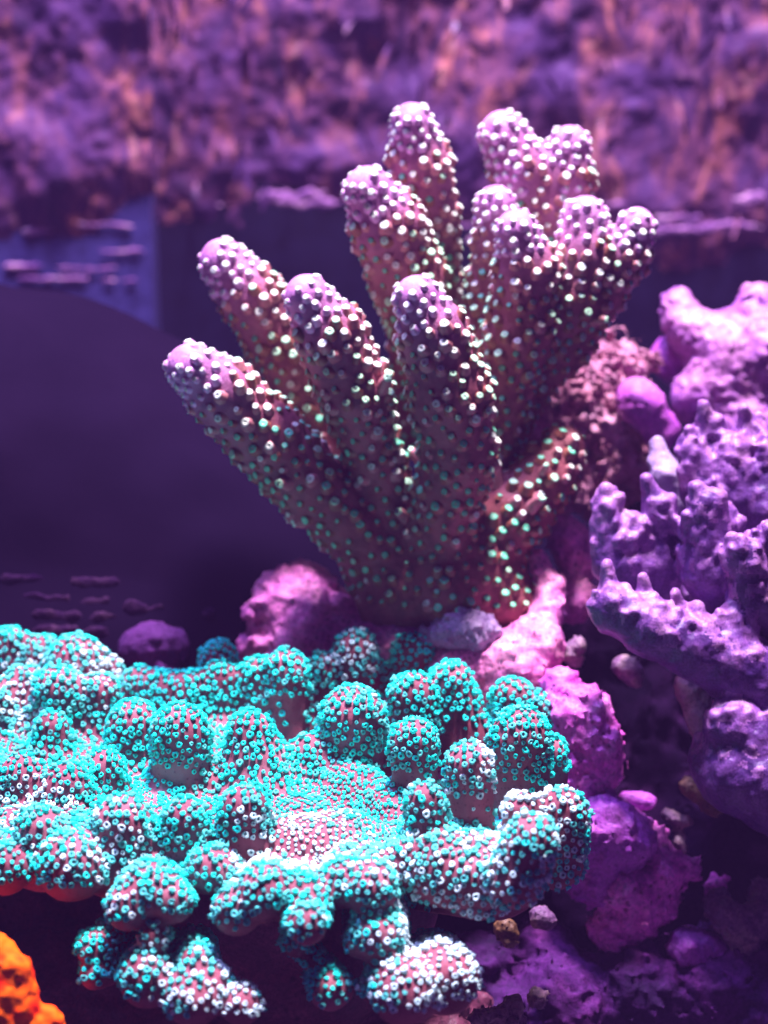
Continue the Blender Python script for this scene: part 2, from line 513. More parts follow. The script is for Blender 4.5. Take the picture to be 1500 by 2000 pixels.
def algae_sheet(name, label, y, x0, x1, rim, seed, step=9.0, amp=32, side=-1):
    """rim(px) -> picture height of the lower edge"""
    a = wall_pt(x0, -250, y); b_ = wall_pt(x1, -250, y)
    xs = np.arange(a[0], b_[0] + 0.1, step); zt = a[2]
    zb = wall_pt(x0, 640, y)[2]
    zs = np.arange(zb, zt, step)
    X, Z = np.meshgrid(xs, zs, indexing='ij')
    pts = np.stack([X.ravel(), np.full(X.size, seed * 311.0), Z.ravel()], 1)
    big = fbm(pts * 0.0042, 4, 0.55); fine = fbm(pts * np.array([0.022, 1, 0.011]), 4, 0.6)
    pxs = 750 + X.ravel() * D0 / (y - CAM[1]) * math.cos(TH)   # roughly, for the rim only
    zr = np.array([wall_pt(750, rim(p), y)[2] for p in np.linspace(x0, x1, 60)])
    zrim = np.interp(pxs, np.linspace(x0, x1, 60), zr)
    edge = (Z.ravel() - zrim) / 90.0
    hgt = np.clip(edge, -1.5, 1.0) * 0.55 + big * 1.05 + fine * 0.25 + 0.10
    disp = np.clip(hgt, -0.05, 2) * amp
    V = np.stack([X.ravel(), y - disp, Z.ravel()], 1)
    nx, nz = X.shape
    idx = np.arange(nx * nz).reshape(nx, nz)
    q = np.stack([idx[:-1, :-1].ravel(), idx[1:, :-1].ravel(), idx[1:, 1:].ravel(), idx[:-1, 1:].ravel()], 1)
    q = q[(hgt[q] > -0.04).any(1)]
    u, inv = np.unique(q, return_inverse=True)
    o = mesh_obj(name, V[u], inv.reshape(q.shape), M['algae'])
    return tag(o, label, 'algae', 'stuff')

algae_sheet('algae_crust', 'purple brown algae crust on the dark back wall', WY - 3, 285, 1800, lambda p: 385 + 75 * min(1, max(0, (p - 800) / 300)), 1)
algae_sheet('algae_crust', 'purple pink algae crust on the blue side panel', PY - 3, -300, 292, lambda p: 470 - 110 * max(0, p) / 297, 2)

# loose algae blades standing off the crust
def blades(name, label, y, x0, x1, rim, n, seed):
    r = np.random.default_rng(seed)
    VV, FF = [], []; off = 0
    for i in range(n):
        px = r.uniform(x0, x1); py = r.uniform(-150, rim(px) + 15)
        c = wall_pt(px, py, y) - np.array([0, r.uniform(20, 150), 0])
        L = r.uniform(40, 130); wd = r.uniform(4, 13); lean = r.normal(0, 0.35); out = r.uniform(-0.7, 0.5)
        ax = np.array([math.sin(lean), out, math.cos(lean)]); ax /= np.linalg.norm(ax)
        sd = np.cross(ax, [0, 1, 0]) * 1.0 + np.array([0, r.normal(0, 0.4), 0]); sd /= np.linalg.norm(sd)
        curl = np.array([0, -1, 0]) * r.uniform(-0.3, 0.6) * L
        for k, (t, ww) in enumerate(((0, 0.6), (0.4, 1.0), (0.75, 0.8), (1.0, 0.15))):
            m_ = c + ax * L * (t - 0.5) + curl * t * t
            VV += [m_ - sd * wd * ww, m_ + sd * wd * ww]
        for k in range(3):
            FF.append((off + 2 * k, off + 2 * k + 1, off + 2 * k + 3, off + 2 * k + 2))
        off += 8
    return tag(mesh_obj(name, np.array(VV), np.array(FF), M['algae']), label, 'algae', 'stuff')
blades('algae_blades', 'loose algae blades standing off the back wall crust', WY, 300, 1800, lambda p: 385 + 75 * min(1, max(0, (p - 800) / 300)), 160, 3)

# ------------------------------------------------------------------ rocks
def rock(name, label, balls, material, h=6.5, namp=14, nfreq=0.02, k=30, cat='rock', ridged=True, noct=5):
    f = Field(h)
    for bl in balls:
        px, py, dz, rr = bl[:4]
        if len(bl) > 4:
            px2, py2, dz2, r2 = bl[4:8]
            f.seg(P(px, py, dz), P(px2, py2, dz2), S(rr, dz), S(r2, dz2), 0, k)
        else:
            f.ball(P(px, py, dz), S(rr, dz), 0, k)
    V, Fq, N, ids = f.mesh(namp, nfreq, noct, ridged)
    o = mesh_obj(name, V, Fq, material, normals=N, loc=(V[:, 0].mean(), V[:, 1].mean(), V[:, 2].min()))
    return tag(o, label, cat)

hump = rock('hump', 'large smooth dark purple boulder at the left back', [(30, 1020, 1250, 430), (240, 1130, 1250, 420), (420, 1260, 1250, 420), (-200, 1000, 1250, 420), (100, 1500, 1250, 520)], M['hump'], h=26, namp=22, nfreq=0.004, k=160, noct=2, ridged=False)  # one smooth, very dark rounded mass
# scraped coralline streaks low on the glass
bm_ = hump.data
bl_ = np.array(hump['_base'])
bb_ = BVHTree.FromPolygons([tuple(np.array(v_.co) / U + bl_) for v_ in bm_.vertices], [tuple(p_.vertices) for p_ in bm_.polygons])
def on_hump(px, py):
    d_ = P(px, py, 0) - CAM
    h_ = bb_.ray_cast(Vector(CAM), Vector(d_ / np.linalg.norm(d_)))
    return np.array(h_[0]) if h_[0] is not None else wall_pt(px, py, WY - 6)
fd = Field(5)
r = np.random.default_rng(12)
def streak(px, py, wd, th, y=WY):
    a, b_ = (on_hump(px - wd / 2, py), on_hump(px + wd / 2, py + r.normal(0, 2))) if y == WY else (wall_pt(px - wd / 2, py, y - 6), wall_pt(px + wd / 2, py, y - 6))
    a = a + F * 0.24 * th; b_ = b_ + F * 0.24 * th
    n = max(2, int(wd / 14))
    for i in range(n):
        t0, t1 = i / n, (i + 1) / n
        q = r.uniform(0.3, 1.0) * th; up_ = np.array([0, 0, r.normal(0, th * 0.3)])
        fd.seg(a + (b_ - a) * t0 + up_, a + (b_ - a) * t1 + up_, q, r.uniform(0.3, 1.0) * th, 0, 8, (1, 0.4, 1))
for px, py, wd, th in ((55, 1132, 90, 10), (190, 1140, 110, 13), (100, 1172, 60, 14), (180, 1175, 50, 16), (110, 1205, 80, 16), (200, 1210, 55, 12), (105, 1238, 90, 18), (190, 1240, 50, 14), (60, 1165, 40, 8), (265, 1195, 26, 22), (310, 1190, 30, 7), (402, 1200, 14, 12), (20, 1135, 40, 7)):
    streak(px, py, wd * 0.85, th * 1.15)
V, Fq, N, ids = fd.mesh(4, 0.05, 4)
tag(mesh_obj('coralline_and_highlight_streaks', V, Fq, M['film'], normals=N, loc=(V.mean(0)[0], V.mean(0)[1], V.min(0)[2])), 'horizontal lilac coralline streaks low on the dark boulder', 'coralline', 'stuff')
fd = Field(5)
for px, py, wd, th in ((40, 520, 80, 14), (170, 525, 110, 9), (240, 490, 90, 7), (20, 575, 70, 8), (80, 450, 60, 18), (200, 440, 120, 8), (100, 545, 140, 6), (230, 548, 80, 5)):
    streak(px, py, wd, th * 0.6, PY)
V, Fq, N, ids = fd.mesh(4, 0.05, 4)
tag(mesh_obj('coralline_and_highlight_streaks', V, Fq, M['streak'], normals=N, loc=(V.mean(0)[0], PY, V.min(0)[2])), 'thin coralline streaks on the blue panel under the algae', 'coralline', 'stuff')

fd = Field(5)
for px, py, wd, th in ((540, 392, 60, 16), (610, 400, 70, 14), (575, 378, 120, 9), (690, 395, 50, 8), (430, 400, 40, 8), (1240, 452, 120, 11), (1340, 448, 90, 14), (1430, 440, 110, 12), (1300, 425, 160, 8), (1460, 380, 40, 26), (1180, 400, 90, 7), (900, 440, 60, 8), (930, 470, 50, 7)):
    streak(px, py, wd, th, WY - 60)  # highlights on the lower algae edge, built as pale pink strips
V, Fq, N, ids = fd.mesh(5, 0.05, 4)
tag(mesh_obj('coralline_and_highlight_streaks', V, Fq, M['streak'], normals=N, loc=(V.mean(0)[0], WY - 60, V.min(0)[2])), 'pale pink painted highlights along the lower rim of the back wall algae', 'coralline', 'stuff')

rock('live_rock', 'blurred pinkish purple rock lump behind the teal coral, left', [(300, 1258, 640, 46), (335, 1262, 640, 38), (258, 1266, 640, 34), (310, 1350, 640, 60)], M['dimviolet'], namp=10)
rock('live_rock', 'pink coralline rock carrying the brown branching coral', [
    (575, 1185, 640, 80), (600, 1160, 640, 62), (545, 1160, 640, 45), (490, 1197, 600, 22), (500, 1260, 620, 40), (640, 1280, 640, 130), (780, 1300, 560, 130),
    (900, 1330, 480, 110), (1000, 1310, 430, 90), (1050, 1260, 420, 52), (1070, 1150, 500, 34, 1048, 1090, 520, 20), (1065, 1200, 470, 42, 1070, 1150, 500, 34),
    (1120, 1170, 600, 48), (1110, 1050, 640, 46), (1130, 1100, 640, 44), (960, 1400, 500, 120), (700, 1420, 560, 150), (850, 1520, 560, 220)], M['pink'], namp=16, nfreq=0.018)
rock('pale_patch', 'pale lilac encrusting patch at the foot of branching coral', [(870, 1236, 395, 30), (905, 1232, 395, 42), (945, 1232, 395, 34), (830, 1247, 410, 20), (915, 1212, 390, 16)], M['pale'], namp=14, nfreq=0.035, h=5, cat='sponge')
rock('live_rock', 'bright magenta pitted rock beside the teal coral right edge', [
    (1095, 1340, 300, 42), (1130, 1400, 280, 68), (1165, 1460, 270, 56), (1130, 1510, 300, 72), (1180, 1500, 300, 34), (1100, 1440, 340, 70)], M['magenta'], namp=18, nfreq=0.024)
rock('live_rock', 'violet rounded rock below the magenta rock, lower right', [
    (1175, 1620, 260, 78), (1225, 1640, 270, 60), (1130, 1660, 280, 60), (1160, 1700, 300, 70)], M['violet'], namp=16, nfreq=0.022)
rock('live_rock', 'jagged magenta rock with upturned tips, lower right', [
    (1285, 1630, 300, 22, 1300, 1700, 290, 40), (1300, 1700, 290, 42, 1355, 1700, 290, 24), (1230, 1740, 280, 50), (1215, 1720, 270, 34, 1190, 1740, 270, 30), (1290, 1760, 300, 40), (1250, 1790, 300, 50), (1200, 1810, 310, 50), (1400, 1730, 320, 24)], M['magenta'], namp=18, nfreq=0.026)
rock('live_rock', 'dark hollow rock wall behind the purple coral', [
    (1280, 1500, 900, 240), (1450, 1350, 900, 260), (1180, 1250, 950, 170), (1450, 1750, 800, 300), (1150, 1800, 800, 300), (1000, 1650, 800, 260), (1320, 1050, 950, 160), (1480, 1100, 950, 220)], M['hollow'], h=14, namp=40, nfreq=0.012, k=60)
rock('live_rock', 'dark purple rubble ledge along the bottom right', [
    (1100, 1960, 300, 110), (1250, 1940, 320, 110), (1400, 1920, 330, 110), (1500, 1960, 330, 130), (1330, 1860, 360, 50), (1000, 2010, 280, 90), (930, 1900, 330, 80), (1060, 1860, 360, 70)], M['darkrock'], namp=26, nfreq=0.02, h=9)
rock('live_rock', 'maroon rock under the teal coral, bottom left', [
    (100, 1960, 250, 170), (330, 1980, 250, 190), (560, 2010, 200, 190), (780, 2030, 250, 190), (-150, 1960, 250, 200), (600, 1800, 420, 200), (300, 1780, 450, 200), (50, 1780, 450, 200)], M['maroonrock'], namp=22, nfreq=0.015, h=10)
rock('rubble_piece', 'tan lilac rubble lump at the right edge, bottom', [
    (1420, 1790, 270, 34), (1450, 1830, 280, 40), (1400, 1760, 290, 26), (1480, 1790, 300, 36), (1490, 1740, 320, 26)], M['rubble'], namp=16, nfreq=0.035, h=6)
rock('rubble_piece', 'purple flat rubble piece low at bottom right', [(1340, 1850, 280, 40), (1380, 1856, 285, 36), (1420, 1870, 300, 30)], M['violet'], namp=10, nfreq=0.03, h=6)
rock('rubble_piece', 'pinkish crumbly rubble beside the lowest teal knob', [(935, 1990, -60, 22), (970, 1985, -40, 20), (1005, 1960, -20, 20), (1050, 1950, 40, 24), (1000, 2010, -20, 34)], M['rubble'], namp=12, nfreq=0.04, h=5)
rock('rubble_piece', 'small orange brown rubble piece under the teal rim', [(985, 1810, 120, 22), (1000, 1835, 120, 16)], M['gold'], namp=9, nfreq=0.05, h=5)
rock('rubble_piece', 'small glinting grey rubble piece right of teal rim', [(1052, 1790, 160, 20), (1070, 1800, 165, 16)], M['rubble'], namp=8, nfreq=0.05, h=5)
rock('rubble_piece', 'pale ragged chip between pink rock and purple coral', [(1110, 1275, 430, 16), (1130, 1260, 430, 16), (1125, 1290, 440, 14)], M['rubble'], namp=10, nfreq=0.05, h=5, cat='rubble')
rock('rubble_piece', 'small pink pointed chip over the dark hollow', [(1235, 1310, 420, 22), (1215, 1300, 430, 20), (1242, 1330, 415, 12)], M['rubble'], namp=8, nfreq=0.05, h=5, cat='rubble')
rock('rubble_piece', 'purple oval pebble under the magenta rock', [(1225, 1562, 330, 20, 1265, 1566, 330, 18)], M['violet'], namp=5, nfreq=0.03, h=5, cat='rubble')
rock('rubble_piece', 'golden brown chunk by the dark hollow right side', [(1375, 1555, 330, 20), (1395, 1580, 330, 18), (1345, 1535, 340, 20)], M['gold'], namp=9, nfreq=0.05, h=5, cat='rubble')
GRIT = rock('shell_grit', 'scattered glinting shell grit below the golden brown chunk', [(1320, 1600, 360, 12), (1345, 1605, 360, 10), (1325, 1640, 360, 11), (1300, 1590, 370, 10), (1335, 1660, 360, 9)], M['rubble'], namp=6, nfreq=0.06, h=4, cat='rubble')
GRIT['kind'] = 'stuff'
rock('lobed_coral', 'smooth pink lobed coral with blurred round knobs, upper right', [
    (1322, 596, 950, 36, 1345, 650, 930, 40), (1345, 650, 930, 40, 1420, 680, 900, 80), (1480, 592, 900, 44, 1470, 660, 900, 60), (1460, 720, 900, 90), (1400, 770, 900, 72), (1350, 780, 900, 40), (1470, 850, 880, 90), (1540, 700, 900, 110)], M['smoothpink'], namp=13, nfreq=0.018, k=50, cat='coral')
rock('lobed_coral', 'dim purple knob under the pink lobed coral', [(1308, 695, 1000, 38), (1330, 720, 1000, 40)], M['violet'], namp=6, k=40, cat='coral')
rock('lobed_coral', 'blurred purple ball between brown algae and pink lobes', [(1255, 792, 760, 46), (1240, 775, 770, 36), (1290, 840, 780, 40)], M['violet'], namp=7, cat='coral')
rock('algae_tuft', 'ragged brown pink algae tuft behind the branching coral', [
    (1180, 655, 900, 26, 1150, 700, 900, 40), (1235, 690, 900, 26), (1270, 705, 900, 22), (1200, 730, 880, 60), (1120, 770, 880, 90), (1060, 830, 860, 90), (1170, 840, 880, 90), (1190, 930, 900, 90), (1080, 930, 860, 90)], M['brownalgae'], namp=38, nfreq=0.028, h=6, k=24, cat='algae')
rock('finger_coral', 'small blurred lilac finger left of the purple coral top', [(1283, 868, 480, 18, 1300, 930, 470, 28), (1300, 930, 470, 28, 1325, 985, 470, 24)], M['pale'], namp=6, nfreq=0.04, h=6, cat='coral')
rock('rock_stem', 'tan lilac stem under the purple coral plate', [(1350, 1340, 330, 34, 1375, 1420, 330, 28)], M['rubble'], namp=6, nfreq=0.02, h=6)

# ------------------------------------------------------------------ purple tubercled coral, right
root = thing('tubercled_coral', 'purple tubercled coral with knobbly stacked branches at right edge', 'coral', P(1450, 1560, 260))
fp = Field(5.0)
r = np.random.default_rng(5)
lobes = {
    1: [(1195, 1190, 170, 46, 1270, 1225, 170, 54), (1270, 1225, 170, 54, 1350, 1262, 180, 60), (1350, 1262, 180, 60, 1430, 1300, 200, 66), (1430, 1300, 200, 66, 1520, 1350, 220, 80), (1440, 1215, 190, 30, 1430, 1280, 200, 50)],
    2: [(1186, 985, 290, 24, 1200, 1100, 300, 46), (1236, 1030, 290, 26, 1236, 1110, 310, 46), (1288, 990, 300, 26, 1288, 1100, 320, 44), (1236, 1110, 310, 46, 1330, 1190, 420, 60)],
    3: [(1378, 985, 230, 34, 1388, 1120, 260, 48), (1345, 1030, 270, 20, 1365, 1120, 280, 36), (1418, 1010, 270, 24, 1410, 1120, 290, 40), (1388, 1120, 260, 48, 1430, 1200, 400, 60)],
    4: [(1450, 1085, 170, 36, 1470, 1160, 200, 46), (1492, 1060, 200, 28, 1500, 1160, 220, 44), (1470, 1160, 200, 46, 1540, 1230, 300, 60)],
    5: [(1348, 872, 370, 26, 1372, 960, 380, 46), (1382, 840, 390, 26, 1400, 950, 390, 46), (1432, 880, 360, 28, 1440, 970, 370, 50), (1466, 835, 390, 26, 1480, 950, 390, 50), (1500, 880, 360, 30, 1500, 990, 370, 56), (1400, 950, 400, 50, 1540, 1040, 420, 90)],
    6: [(1420, 1420, 160, 48, 1470, 1440, 170, 60), (1440, 1500, 200, 86, 1530, 1520, 200, 120), (1400, 1480, 220, 54, 1440, 1500, 200, 86)],
}
nubs = {
    1: [(1186, 1104, 1190, 1175, 13, 27), (1256, 1128, 1262, 1205, 12, 21), (1318, 1158, 1326, 1215, 11, 18), (1362, 1186, 1362, 1240, 16, 24), (1205, 1200, 1190, 1215, 16, 22), (1405, 1200, 1405, 1250, 12, 20)],
    2: [(1184, 958, 1190, 1020, 17, 24), (1262, 936, 1285, 1000, 14, 24), (1312, 975, 1300, 1030, 12, 20), (1225, 1005, 1235, 1040, 11, 18)],
    3: [(1360, 955, 1375, 1000, 18, 26), (1403, 968, 1395, 1010, 14, 22), (1340, 1005, 1346, 1040, 11, 16)],
    4: [(1475, 1040, 1465, 1085, 12, 18), (1428, 1050, 1442, 1090, 12, 18), (1500, 1030, 1495, 1070, 13, 20)],
    5: [(1344, 838, 1352, 880, 12, 20), (1374, 792, 1384, 850, 13, 22), (1452, 796, 1464, 850, 12, 20), (1490, 845, 1496, 890, 12, 18), (1425, 850, 1430, 890, 12, 18), (1402, 820, 1395, 860, 10, 15)],
    6: [(1390, 1395, 1410, 1430, 13, 22), (1440, 1375, 1445, 1420, 15, 22), (1400, 1440, 1385, 1450, 11, 15)],
}
nid = 100; owner = {}
for L, segs in lobes.items():
    for s_ in segs:
        fp.seg(P(*s_[:3]), P(*s_[4:7]), S(s_[3], s_[2]), S(s_[7], s_[6]), L, 22)
for L, segs in lobes.items():
    dzb = segs[0][2]
    for (x0, y0, x1, y1, ra, rb) in nubs[L]:
        fp.seg(P(x0, y0, dzb - 10), P(x1, y1, dzb + 10), S(ra, dzb), S(rb, dzb), nid, 10); owner[nid] = L; nid += 1
    # smaller tubercles sprout from the upper and front sides
    for s_ in segs:
        for q in range(60 if L != 6 else 50):
            t = r.random(); c = P(*s_[:3]) * (1 - t) + P(*s_[4:7]) * t; rr = s_[3] * (1 - t) + s_[7] * t
            d = r.normal(size=3); d[2] = abs(d[2]) * 1.2 + 0.1; d[1] = -abs(d[1]) * 0.8 + 0.25; d /= np.linalg.norm(d)
            if d[2] < (0.3 if L == 6 else 0.12): continue
            e = d * 0.6 + np.array([0, 0, 0.7]); e /= np.linalg.norm(e)
            st = c + d * rr * 0.92; ln = r.uniform(2, 16); ra = r.uniform(7, 13)
            fp.seg(st + e * ln, st, ra, ra * 1.5, nid, 8); owner[nid] = L; nid += 1
V, Fq, N, ids = fp.mesh(7, 0.05, 3)
parts = {}
pieces = list(split(V, Fq, N, ids))
for p, u, v, f, n in pieces:
    if p < 100:
        parts[p] = mesh_obj('branch', v, f, M['purplecoral'], root, n)
for p, u, v, f, n in pieces:
    if p >= 100:
        mesh_obj('tubercle', v, f, M['tubercle'], parts[owner[p]], n)

# ------------------------------------------------------------------ orange coral, front left corner
root = thing('orange_coral', 'glowing orange knobbly coral in the bottom left corner', 'coral', P(20, 2080, -300))
fo = Field(4.5)
for pid, a in enumerate(((-8, 1862, -480, 34, 0, 1960, -470, 60), (26, 1896, -495, 34, 25, 2050, -470, 58), (-60, 1900, -450, 60, -40, 2060, -450, 80), (98, 1988, -480, 24, 90, 2060, -470, 34)), 1):
    fo.seg(P(*a[:3]), P(*a[4:7]), a[3], a[7], pid, 18)
V, Fq, N, ids = fo.mesh(9, 0.05, 3)
for p, u, v, f, n in split(V, Fq, N, ids):
    mesh_obj('knob', v, f, M['orange'], root, n)

# ------------------------------------------------------------------ brown branching coral
root = thing('branching_coral', 'brown branching coral with lilac tips and pale green polyps, centre', 'coral', P(850, 1200, 480))
fb = Field(6.0)
branches = {
    'A': [(375, 718, 250, 48), (430, 765, 290, 66), (515, 850, 350, 74), (612, 955, 420, 68), (730, 1065, 500, 70)],
    'B': [(436, 512, 470, 46), (490, 580, 500, 62), (565, 700, 560, 64), (640, 830, 600, 60), (740, 1000, 600, 70)],
    'C': [(602, 582, 250, 46), (643, 650, 280, 66), (692, 760, 330, 70), (726, 880, 410, 53), (775, 1020, 500, 58)],
    'D': [(816, 582, 230, 46), (845, 650, 260, 66), (880, 770, 310, 78), (895, 890, 370, 70), (860, 1020, 460, 74)],
    'E': [(720, 372, 540, 48), (755, 440, 560, 72), (795, 540, 590, 74), (812, 650, 680, 50), (810, 850, 800, 46)],
    'F': [(806, 243, 680, 42), (822, 320, 690, 58), (835, 420, 700, 56), (850, 560, 740, 48), (850, 760, 800, 46)],
    'G': [(982, 262, 720, 46), (1020, 335, 720, 62), (1055, 420, 720, 64), (1035, 560, 700, 54), (970, 760, 700, 56)],
    'H': [(1112, 285, 720, 42), (1100, 345, 720, 58), (1060, 425, 720, 62)],
    'I': [(968, 402, 600, 40), (972, 470, 600, 46), (965, 560, 600, 48), (950, 700, 590, 60)],
    'J': [(1010, 452, 470, 42), (1030, 530, 480, 62), (1020, 640, 480, 66), (975, 770, 490, 64), (920, 930, 510, 80)],
    'K': [(1142, 425, 560, 44), (1140, 500, 550, 62), (1115, 585, 540, 68), (1050, 690, 560, 62), (960, 840, 580, 66)],
    'L': [(1243, 444, 560, 38), (1215, 505, 555, 50), (1150, 590, 545, 58)],
    'O': [(1150, 640, 540, 30), (1110, 680, 550, 44), (1040, 730, 560, 50)],
    'M': [(1100, 872, 510, 44), (1066, 925, 505, 60), (1010, 1000, 505, 68), (930, 1075, 520, 76)],
}
for kx in 'EFGHIJKLO':
    branches[kx] = [(x, y, z - 0.36 * max(0, 900 - y) + 70, rr) for x, y, z, rr in branches[kx]]
order = list(branches)
tips = []
for bi, kx in enumerate(order, 1):
    ch = branches[kx]
    fb.chain([(P(x, y, z), S(rr, z)) for x, y, z, rr in ch], bi, 16)
    x, y, z, rr = ch[0]
    tips.append((P(x, y, z) + (P(*ch[0][:3]) - P(*ch[1][:3])) * 0.35, S(rr, z)))
# foot and stem of the colony
for q in ((820, 1085, 540, 95), (810, 1150, 520, 95), (890, 1120, 500, 90), (955, 1130, 520, 76), (1000, 1180, 500, 52), (740, 1110, 560, 70), (760, 1190, 520, 60), (880, 1180, 450, 56)):
    fb.ball(P(*q[:3]), S(q[3], q[2]), 50, 40)
V, Fq, N, ids = fb.mesh(4, 0.02, 3)
td = np.min([np.linalg.norm(V - t, axis=1) / (rr / 45) for (t, rr), kx in zip(tips, order) if kx not in 'OM'], 0)
tipf = np.clip(np.exp(-np.maximum(td - 25, 0) / 66), 0, 1)
parts = {}
for p, u, v, f, n in split(V, Fq, N, ids):
    parts[p] = mesh_obj('base' if p == 50 else 'branch', v, f, M['branch'], root, n, attr={'tip': tipf[u]})
# direction of growth for the corallites: towards the tip of their branch
segs_ = []
for bi, kx in enumerate(order, 1):
    ch = [(P(x, y, z)) for x, y, z, rr in branches[kx]]
    segs_.append((ch[0] - ch[2]) / np.linalg.norm(ch[0] - ch[2]))
grow = np.array([segs_[i - 1] if 1 <= i <= len(segs_) else np.array([0, 0, 1.0]) for i in range(52)])
bv = bvh_of(V, Fq)
rad = np.where(td < 90, 19.0, 23.0) * (1 + (D0 and 0)) * 1.12
prob = RNG.random(len(V))
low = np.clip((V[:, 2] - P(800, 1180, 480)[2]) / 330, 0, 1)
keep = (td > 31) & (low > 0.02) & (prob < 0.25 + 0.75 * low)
sel = poisson(V, N, keep, rad)
axes = N[sel] * 0.8 + grow[ids[sel]] * 0.55 + RNG.normal(0, 0.09, (len(sel), 3))
def corallite(hgt, wall, top):
    v, f = rings([(16.0, -7), (11.6, hgt * 0.25), (10.0, hgt * 0.7), (8.6, hgt * 0.95), (6.0, hgt * 1.10), (2.6, hgt * 1.04), (0.6, hgt * 0.9)], 10)
    v = v * (1 + np.random.default_rng(int(hgt * 7)).normal(0, 0.07, v.shape))
    return v, f, [0] * 20 + [0] * 10 + [1] * 20 + [2] * 10, [wall, top, M['hole']]
protos = [corallite(7, M['wall_lilac'], M['top_pale']), corallite(9, M['wall_mid'], M['top_pale']), corallite(10, M['wall_brown'], M['top_green']), corallite(7, M['wall_brown'], M['top_shaded']), corallite(30, M['wall_mid'], M['top_green'])]  # pale tops stand for lit polyps, green ones for shaded
var = []
for i in sel:
    t = tipf[i]; q = RNG.random()
    if t > 0.38: var.append(0)
    elif t > 0.10: var.append(1 if q < 0.85 else 2)
    else:
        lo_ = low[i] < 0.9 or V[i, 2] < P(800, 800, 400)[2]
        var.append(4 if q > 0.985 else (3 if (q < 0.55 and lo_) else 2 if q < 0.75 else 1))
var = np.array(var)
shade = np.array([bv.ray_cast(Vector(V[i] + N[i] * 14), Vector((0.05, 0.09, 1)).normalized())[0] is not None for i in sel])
deep = shade & (RNG.random(len(sel)) < 0.6) & (var > 0)  # corallites under other branches turn darker green: shade put into colour
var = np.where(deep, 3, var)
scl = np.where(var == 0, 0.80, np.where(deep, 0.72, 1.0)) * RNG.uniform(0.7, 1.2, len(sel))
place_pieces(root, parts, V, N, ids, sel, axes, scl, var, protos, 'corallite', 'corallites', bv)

# ------------------------------------------------------------------ teal knobby coral
root = thing('knobby_coral', 'teal knobby plate coral with ring polyps across the front', 'coral', P(560, 1990, 0))
fk = Field(6.5)
def dzp(y): return 470 - (y - 1330) * 2.2
PLATE = 1
# plate body: overlapping flattened mounds
for x in range(-120, 1060, 85):
    for y in range(1375, 1620, 50):
        xx = x + RNG.uniform(-25, 25); yy = y + RNG.uniform(-15, 15)
        if xx > 640 and yy < 1585: continue
        if xx > 560 and yy < 1480: continue
        d = dzp(yy)
        c = P(xx, yy + 68, d + 40)
        fk.ball(c, S(80 + RNG.uniform(-10, 12), d), PLATE, 45, (1.25, 1.25, 0.75))
for q in ((600, 1668, -240, 74), (680, 1660, -200, 74), (540, 1676, -240, 66), (880, 1700, -200, 85), (960, 1712, -180, 82), (1000, 1700, -150, 66), (800, 1690, -180, 80), (130, 1640, -160, 62), (30, 1640, -160, 62), (250, 1640, -150, 62)):
    fk.ball(P(*q[:3]), S(q[3], q[2]), PLATE, 50)
# the ridge that runs down the middle
fk.chain([(P(605, 1478, 150), 42), (P(690, 1545, 60), 50), (P(770, 1600, -40), 52), (P(860, 1660, -120), 56)], PLATE, 40)
# stalk under the plate
for q in ((520, 1880, 60, 150), (620, 1900, 40, 130), (420, 1830, 60, 130), (720, 1850, 60, 100), (500, 1760, 0, 130), (750, 1760, 0, 110)):
    fk.ball(P(*q[:3]), S(q[3], q[2]), 2, 40)
# knobs: cap centre x, y, cap radius, foot x, y, foot radius, extra depth
KN = [
    (20, 1262, 36, 20, 1340, 46, 0), (150, 1300, 58, 150, 1370, 70, 0), (88, 1285, 42, 90, 1350, 46, 20), (215, 1312, 28, 210, 1360, 34, 20), (48, 1342, 42, 45, 1400, 48, -20), (115, 1350, 48, 115, 1420, 48, -30), (196, 1352, 36, 195, 1420, 42, -20),
    (-10, 1370, 36, -10, 1420, 42, -30), (103, 1424, 34, 100, 1470, 40, -20), (270, 1338, 35, 268, 1400, 38, 10), (322, 1350, 40, 325, 1400, 46, 10), (370, 1352, 38, 372, 1410, 46, 10),
    (428, 1290, 37, 432, 1370, 42, 30), (430, 1330, 37, 432, 1400, 44, 0), (500, 1320, 33, 505, 1410, 40, 10), (560, 1312, 42, 562, 1420, 44, 10), (262, 1418, 50, 262, 1480, 56, -20),
    (352, 1432, 57, 355, 1510, 50, -50), (488, 1428, 42, 500, 1510, 76, -30), (627, 1308, 31, 630, 1390, 36, 20), (694, 1272, 42, 700, 1390, 52, 40), (806, 1276, 40, 815, 1380, 48, 40), (745, 1310, 28, 745, 1380, 34, 50),
    (690, 1402, 62, 690, 1500, 58, -10), (806, 1360, 48, 810, 1460, 50, 10), (880, 1334, 44, 900, 1450, 66, 20), (1000, 1366, 42, 1000, 1450, 48, 40), (1046, 1385, 34, 1050, 1450, 38, 40),
    (808, 1450, 46, 812, 1560, 46, -30), (1015, 1440, 58, 1015, 1570, 58, -20), (916, 1495, 46, 920, 1640, 46, -50), (830, 1566, 36, 838, 1670, 56, -60), (1022, 1582, 36, 1020, 1650, 44, -120), (1038, 1640, 50, 1005, 1720, 56, -110),
    (1098, 1592, 52, 1085, 1680, 58, -20), (1075, 1470, 32, 1070, 1560, 40, 40), (607, 1466, 32, 615, 1510, 40, -10), (40, 1520, 46, 40, 1580, 60, -30), (205, 1502, 38, 205, 1560, 44, -30), (130, 1540, 50, 130, 1600, 66, -10),
    (240, 1612, 58, 230, 1680, 70, -50), (362, 1605, 46, 360, 1670, 48, -60), (476, 1582, 48, 476, 1660, 48, -60), (80, 1626, 50, 80, 1680, 56, -50),
    (740, 1430, 24, 745, 1500, 30, 60),
]
